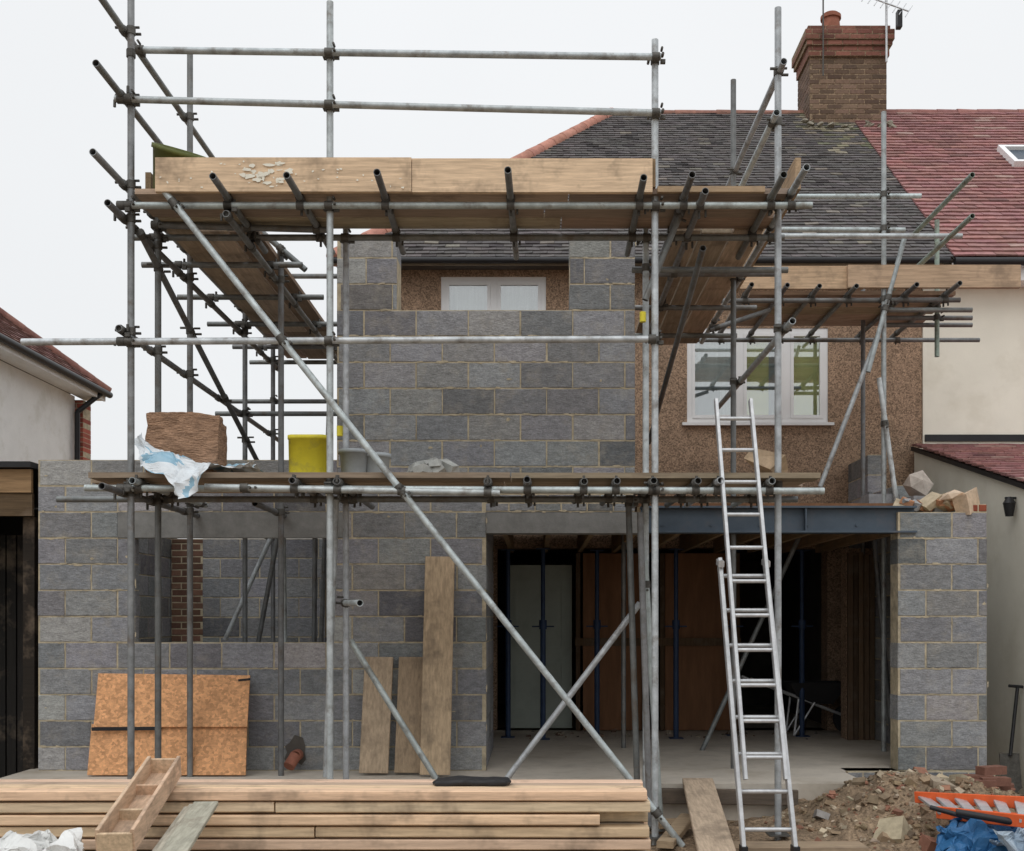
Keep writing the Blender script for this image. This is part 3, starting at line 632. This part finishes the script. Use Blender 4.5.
ss.rock((X(950,9.6),9.62,2.67),.15,lin(200,178,155)); ss.chunk((X(965,9.6),9.58,2.62),.1,lin(200,176,150)); ss.rock((X(915,10.6),10.6,2.9),.18,lin(165,155,145),.9); ss.box(3.5,3.85,10.2,10.5,2.55,2.75,BLK,j=.015); ss.box(3.3,3.6,10.9,11.2,2.635,2.85,BLK,j=.015)
ss.make('broken_masonry','rubble')
def lean(p0,p1,qt,lean_,col,nm='scaffold_board'):
    mb=MB(); w=X(p1,9.2)-X(p0,9.2); xc=X((p0+p1)/2,9.2); h=Z(qt,9.3)-.3
    mb.beam((xc,9.45-lean_,.32),(xc+.012,9.455,.3+h),w,.038,col,up=Vector((0,-1,0)))
    mb.make(nm,'woodz')
lean(359,388,658,.24,lin(178,158,134)); lean(394,422,658,.22,lin(160,140,116)); lean(421,451,556,.34,lin(182,160,132))
def sheetlean(a,b,c,d,th,nm,mat):
    mb=MB(); n_=((Vector(b)-Vector(a)).cross(Vector(d)-Vector(a))).normalized()*th
    vs=[Vector(q) for q in(a,b,c,d)]; vs+=[q+n_ for q in vs]; mb.raw(vs,BOXF); return mb.make(nm,mat)
sheetlean((X(88,9.15),9.15,.31),(X(246,9.15),9.15,.31),(X(246,9.27)+.01,9.28,.72),(X(92,9.27),9.28,.72),.018,'osb_sheet','osb')
sheetlean((X(95,9.25),9.235,.70),(X(248,9.25),9.235,.70),(X(251,9.44),9.42,Z(676,9.42)),(X(100,9.44),9.42,Z(674,9.42)),.018,'osb_sheet','osb')
sr=MB(); sr.beam((X(92,9.2),9.195,.69),(X(160,9.2),9.205,.695),.012,.03); sr.beam((X(238,9.3),9.31,1.09),(X(250,9.3),9.31,1.1),.01,.02); sr.make('black_strap','black')
# ---------------------------------------------------------------- timber stack
ts=MB(); hz=.736; yf=5.6
z_=hz; lay=0
while z_>.1:
    y_=yf+U(-.012,.02)
    for k_ in range(4):
        e=X(650,5.6)+U(-.035,.02)-(.25 if lay==2 and k_==0 else 0); c=var(lin(194,170,142,1.12),.2,.06)
        x0_=-3.15+U(0,.25); tl=U(-.004,.004)
        if k_==0 and lay in(1,3): 
            xm=U(-1.5,-.5); ts.beam((x0_,y_+.05,z_-.029+tl),(xm-.004,y_+.05,z_-.029-tl),.098,.053,c); ts.beam((xm+.004,y_+.053,z_-.029),(e,y_+.047,z_-.029-tl),.098,.053,var(c,.1))
        else: ts.beam((x0_,y_+.05,z_-.029+tl),(e,y_+.05+U(-.008,.008),z_-.029-tl),.098,.053,c)
        y_+=.102
    z_-=.0635; lay+=1
    if lay==5:
        for xx in(-2.5,-1.2,.2): ts.box(xx,xx+.06,5.6,6.0,z_-.02,z_+.0,lin(120,100,76))
        z_-=.022
ts.make('timber_stack','woodx')
lump('black_rubber_mat','black',(X(472,5.8),5.8,hz+.016),(.40,.12,.03),amp=.010,sc_=8)
tr=empty('wooden_trough'); mb=MB()
A=Vector((X(120,4.9),4.85,Z(851,4.85))); B=Vector((X(165,5.75),5.75,hz+.06))
d=(B-A).normalized(); s_=d.cross(Vector((0,0,1))).normalized(); u_=s_.cross(d); c=lin(196,170,142,1.05)
w=.15
mb.beam(A,B,w,.02,var(c,.1),up=u_); mb.beam(A-s_*w*.5+u_*.045,B-s_*w*.5+u_*.045,.018,.11,var(c,.1),up=u_); mb.beam(A+s_*w*.5+u_*.045,B+s_*w*.5+u_*.045,.018,.11,var(c,.1),up=u_)
mb.beam(A+s_*w*.5+u_*.04,A-s_*w*.5+u_*.04,.018,.09,var(c,.1),up=u_); mb.beam(B+s_*w*.5+u_*.04,B-s_*w*.5+u_*.04,.018,.09,c,up=u_)
for t in(.35,.68): q=A.lerp(B,t); mb.beam(q+s_*w*.45+u_*.03,q-s_*w*.45+u_*.03,.018,.06,var(c,.1),up=u_)
mb.make('trough_boards','woody',tr)
mb=MB(); c=lin(165,160,145)
for i in range(3): mb.beam((X(172+i*9,5.0),4.6,.48+.03*i),(X(190+i*5,5.4),5.5,.66+.012*i),.12,.022,var(c,.15))
mb.make('offcut_boards','woody')
mb=MB(); mb.beam((-2.9,5.0,.40),(-1.5,5.0,.40),.5,.02,lin(120,105,85)); 
for x in(-2.7,-1.7): mb.beam((x,4.8,0),(x,4.8,.39),.05,.05,lin(120,105,85)); mb.beam((x,5.2,0),(x,5.2,.39),.05,.05,lin(120,105,85))
mb.make('trestle_bench','woodx')
wc2=lin(215,215,212)
sheet('crumpled_dust_sheet','sheet',[((X(-60,4.8),4.75,.47),(X(98,4.8),4.75,.45)),((X(-60,5),4.9,.62),(X(90,5),4.9,.58)),((X(-40,5.1),5.05,.60),(X(85,5.1),5.05,.56)),((X(-30,5.1),5.2,.44),(X(80,5.1),5.2,.43))],n=60,amp=.09,sc_=9,sub=9,col=wc2)
# ---------------------------------------------------------------- ladder
ld=empty('extension_ladder'); mb=MB()
bl=Vector((1.34,7.08,.13)); br=Vector((1.672,7.08,.13)); tl_=Vector((X(714,7.88),7.88,Z(397,7.88))); tr_=Vector((X(748,7.88),7.88,Z(397,7.88)))
def at(z,off=0):
    t=(z-bl.z)/(tl_.z-bl.z); n_=Vector((0,-.96,.28))*off; return bl.lerp(tl_,t)+n_, br.lerp(tr_,t)+n_
l0,r0=at(.13); l1,r1=at(2.02); l1=l1+Vector((-.035,0,0))
upv=Vector((0,-1,.25))
mb.beam(l0,l1,.028,.062,up=upv); mb.beam(r0,r1,.028,.062,up=upv)
for i in range(8):
    t=(i+.5)/8; mb.cyl(l0.lerp(l1,t),r0.lerp(r1,t),.015,n=10)
la,ra=at(.55,.066); lb_,rb=at(3.14,.066)
sh=Vector((.03,0,0))
mb.beam(la+sh,lb_,.024,.055,up=upv); mb.beam(ra-sh,rb,.024,.055,up=upv)
for i in range(11):
    t=(i+.6)/11.2; mb.cyl((la+sh).lerp(lb_,t),(ra-sh).lerp(rb,t),.014,n=10)
for q in(l1,r1): mb.beam(q+Vector((0,.02,-.02)),q+Vector((0,-.08,-.04)),.04,.045)
mb.make('rails_and_rungs','alu',ld)
mb=MB(); mb.box(l0.x-.02,l0.x+.02,7.03,7.13,.075,.15); mb.box(r0.x-.02,r0.x+.02,7.03,7.13,.075,.15); mb.make('rubber_feet','black',ld)
mb=MB(); mb.box(1.1,2.0,6.95,7.2,.03,.075,lin(150,130,110)); mb.box(1.3,2.2,7.25,7.47,.06,.10,lin(158,138,115)); mb.make('plank','woodx')
mb=MB(); mb.beam((X(698,8.7),8.72,.33),(X(722,6.6),6.6,.09),.24,.04,lin(182,162,140),up=Vector((0,0,1))); mb.make('plank','woody')
mb=MB(); mb.beam((X(650,8.6),8.66,.22),(X(800,8.6),8.68,.2),.05,.12,lin(95,85,75)); mb.beam((X(655,8.2),8.2,.08),(X(700,8.2),8.3,.08),.2,.04,lin(150,130,105)); mb.beam((X(665,7.6),7.6,.05),(X(688,8.4),8.4,.1),.12,.05,lin(160,140,115)); mb.make('formwork_board','woodx')
# ---------------------------------------------------------------- rubble
rb_=MB(); pal=[lin(152,132,106),lin(142,122,98),lin(134,110,88),lin(156,142,122),lin(122,106,88),lin(178,164,142),lin(140,100,82),lin(128,112,92)]
for i in range(2600):
    x=random.gauss(3.0,.75); y_=min(max(random.gauss(8.2,.6),6.5),9.35)
    if x<1.75 or x>4.9 or (x<2.65 and y_>8.7): continue
    r_=min(.005+random.expovariate(1/.009),.07)
    (rb_.chunk if R()<.6 else rb_.rock)((x,y_,gh(x,y_)+r_*.05),r_,var(random.choice(pal),.25))
for i in range(14):
    x=U(2.1,4.3); y_=U(7.3,9.2); 
    if x<2.65 and y_>8.6: continue
    r_=U(.05,.10); rb_.chunk((x,y_,gh(x,y_)+r_*.1),r_,var(random.choice([lin(150,148,142),lin(180,164,140),lin(145,104,86),lin(160,146,126)]),.15))
for i in range(400):
    x=U(-4,4.5); y_=U(6.6,8.7); r_=U(.005,.02); rb_.chunk((x,y_,gh(x,y_)+r_*.2),r_,var(random.choice(pal),.2))
rb_.make('rubble_pile','rubble')
bs=MB()
for i in range(5):
    x=X(988,8.6)+U(-.15,.12); y_=8.6+U(-.1,.1)
    T_=Matrix.Translation((x,y_,gh(x,y_)+.03+.065*(i//2)))@Matrix.Rotation(U(-.4,.4),4,'Z'); bs.box(-.11,.11,-.05,.05,0,.063,lin(120,85,72),T=T_)
bs.make('loose_bricks','brick')
ol=empty('orange_stepladder'); mb=MB()
a=Vector((X(916,7.9),7.9,.33));b=Vector((X(1040,7.0),7.1,.42)); a2=Vector((X(935,7.5),7.45,.3));b2=Vector((X(1040,6.7),6.75,.36))
mb.beam(a,b,.03,.08); mb.beam(a2,b2,.03,.08); mb.beam(a+Vector((.12,.05,-.1)),b+Vector((.05,.1,-.12)),.03,.06)
mb.make('side_rails','orange',ol); mb=MB()
for i in range(6): t=(i+.4)/6; mb.beam(a.lerp(b,t),a2.lerp(b2,t),.07,.02)
mb.make('treads','alu',ol)
sheet('blue_tarpaulin','blue',[((X(925,7.0),6.9,.05),(X(1060,7.0),6.7,.08)),((X(928,7.2),7.1,.26),(X(1060,7.1),6.95,.33)),((X(945,7.4),7.35,.2),(X(1060,7.3),7.2,.3)),((X(950,7.6),7.6,.05),(X(1060,7.5),7.5,.05))],n=50,amp=.12,sc_=6,sub=12)
sheet('polythene_sheet','sheet',[((X(975,6.9),6.55,.1),(X(1060,6.9),6.5,.12)),((X(980,7),6.7,.27),(X(1060,7),6.65,.33)),((X(985,7.1),6.85,.2),(X(1060,7.1),6.8,.3))],n=40,amp=.10,sc_=8,sub=10,colf=lambda u,v:lin(120,138,155) if noise.noise(Vector((u*6,v*6,4)))>0 else lin(150,165,178))
mb=MB(); mb.cyl((X(950,7.1),7.0,.38),(X(1005,7.1),6.9,.33),.022); mb.cyl((X(930,7.3),7.3,.36),(X(975,7.2),7.15,.3),.016); mb.make('black_pipe','black')
sh_=empty('shovel'); mb=MB(); mb.cyl((4.27,9.9,.38),(4.40,10.05,.98),.016,n=10); mb.cyl((4.32,10.05,1.0),(4.45,10.05,.99),.014,n=8); mb.make('handle','black',sh_)
mb=MB(); sv=[(.0,.0,.4),(.18,.0,.4),(.18,-.06,.1),(.09,-.08,.03),(.0,-.06,.1)]
mb.raw([(4.18+a,9.92+b,c) for a,b,c in sv]+[(4.18+a,9.93+b,c) for a,b,c in sv],[(0,1,2,3,4),(9,8,7,6,5),(0,5,6,1),(1,6,7,2),(2,7,8,3),(3,8,9,4),(4,9,5,0)]); mb.make('blade','coupler',sh_)
# ---------------------------------------------------------------- camera, light, world
cam=bpy.data.cameras.new('camera'); co=bpy.data.objects.new('camera',cam); sc.collection.objects.link(co)
co.location=(0,0,ZC); co.rotation_euler=(math.radians(90),0,0); cam.sensor_width=36; cam.lens=F/1024*36; cam.shift_x=-23/1024; cam.shift_y=194.5/1024; cam.clip_end=3000; sc.camera=co
el=math.radians(52)
sl=bpy.data.lights.new('sun','SUN'); sl.energy=.7; sl.angle=math.radians(40); sl.color=(1,.985,.96); so=bpy.data.objects.new('sun',sl); sc.collection.objects.link(so)
so.rotation_euler=(math.radians(90)-el,0,math.radians(-15))
w=bpy.data.worlds.new('World'); sc.world=w; w.use_nodes=True; nt=w.node_tree; N=nt.nodes; L=nt.links
bg=N['Background']; bg.inputs[1].default_value=.1
sky=N.new('ShaderNodeTexSky'); sky.sky_type='NISHITA'; sky.sun_disc=False; sky.sun_elevation=el; sky.sun_rotation=math.radians(195)
tc=N.new('ShaderNodeTexCoord'); sp=N.new('ShaderNodeSeparateXYZ'); L.new(tc.outputs['Generated'],sp.inputs[0])
cr=N.new('ShaderNodeValToRGB'); L.new(sp.outputs['Z'],cr.inputs[0]); e=cr.color_ramp.elements
e[0].position=0; e[0].color=(.86,.875,.885,1); e[1].position=1; e[1].color=(1.45,1.48,1.52,1)
e2=cr.color_ramp.elements.new(.5); e2.color=(.91,.925,.94,1)
ns=N.new('ShaderNodeTexNoise'); ns.inputs['Scale'].default_value=1.6; ns.inputs['Detail'].default_value=3; L.new(tc.outputs['Generated'],ns.inputs['Vector'])
mr=N.new('ShaderNodeMapRange'); mr.inputs[3].default_value=9.2; mr.inputs[4].default_value=10.8; L.new(ns.outputs['Fac'],mr.inputs[0])
vm=N.new('ShaderNodeVectorMath'); vm.operation='SCALE'; L.new(cr.outputs[0],vm.inputs[0]); L.new(mr.outputs[0],vm.inputs['Scale'])
mx=N.new('ShaderNodeMix'); mx.data_type='RGBA'; mx.inputs[0].default_value=.96; L.new(sky.outputs[0],mx.inputs[6]); L.new(vm.outputs[0],mx.inputs[7]); L.new(mx.outputs[2],bg.inputs[0])
sc.view_settings.view_transform='Standard'; sc.view_settings.look='None'; sc.view_settings.exposure=0
print('couplers',nc)
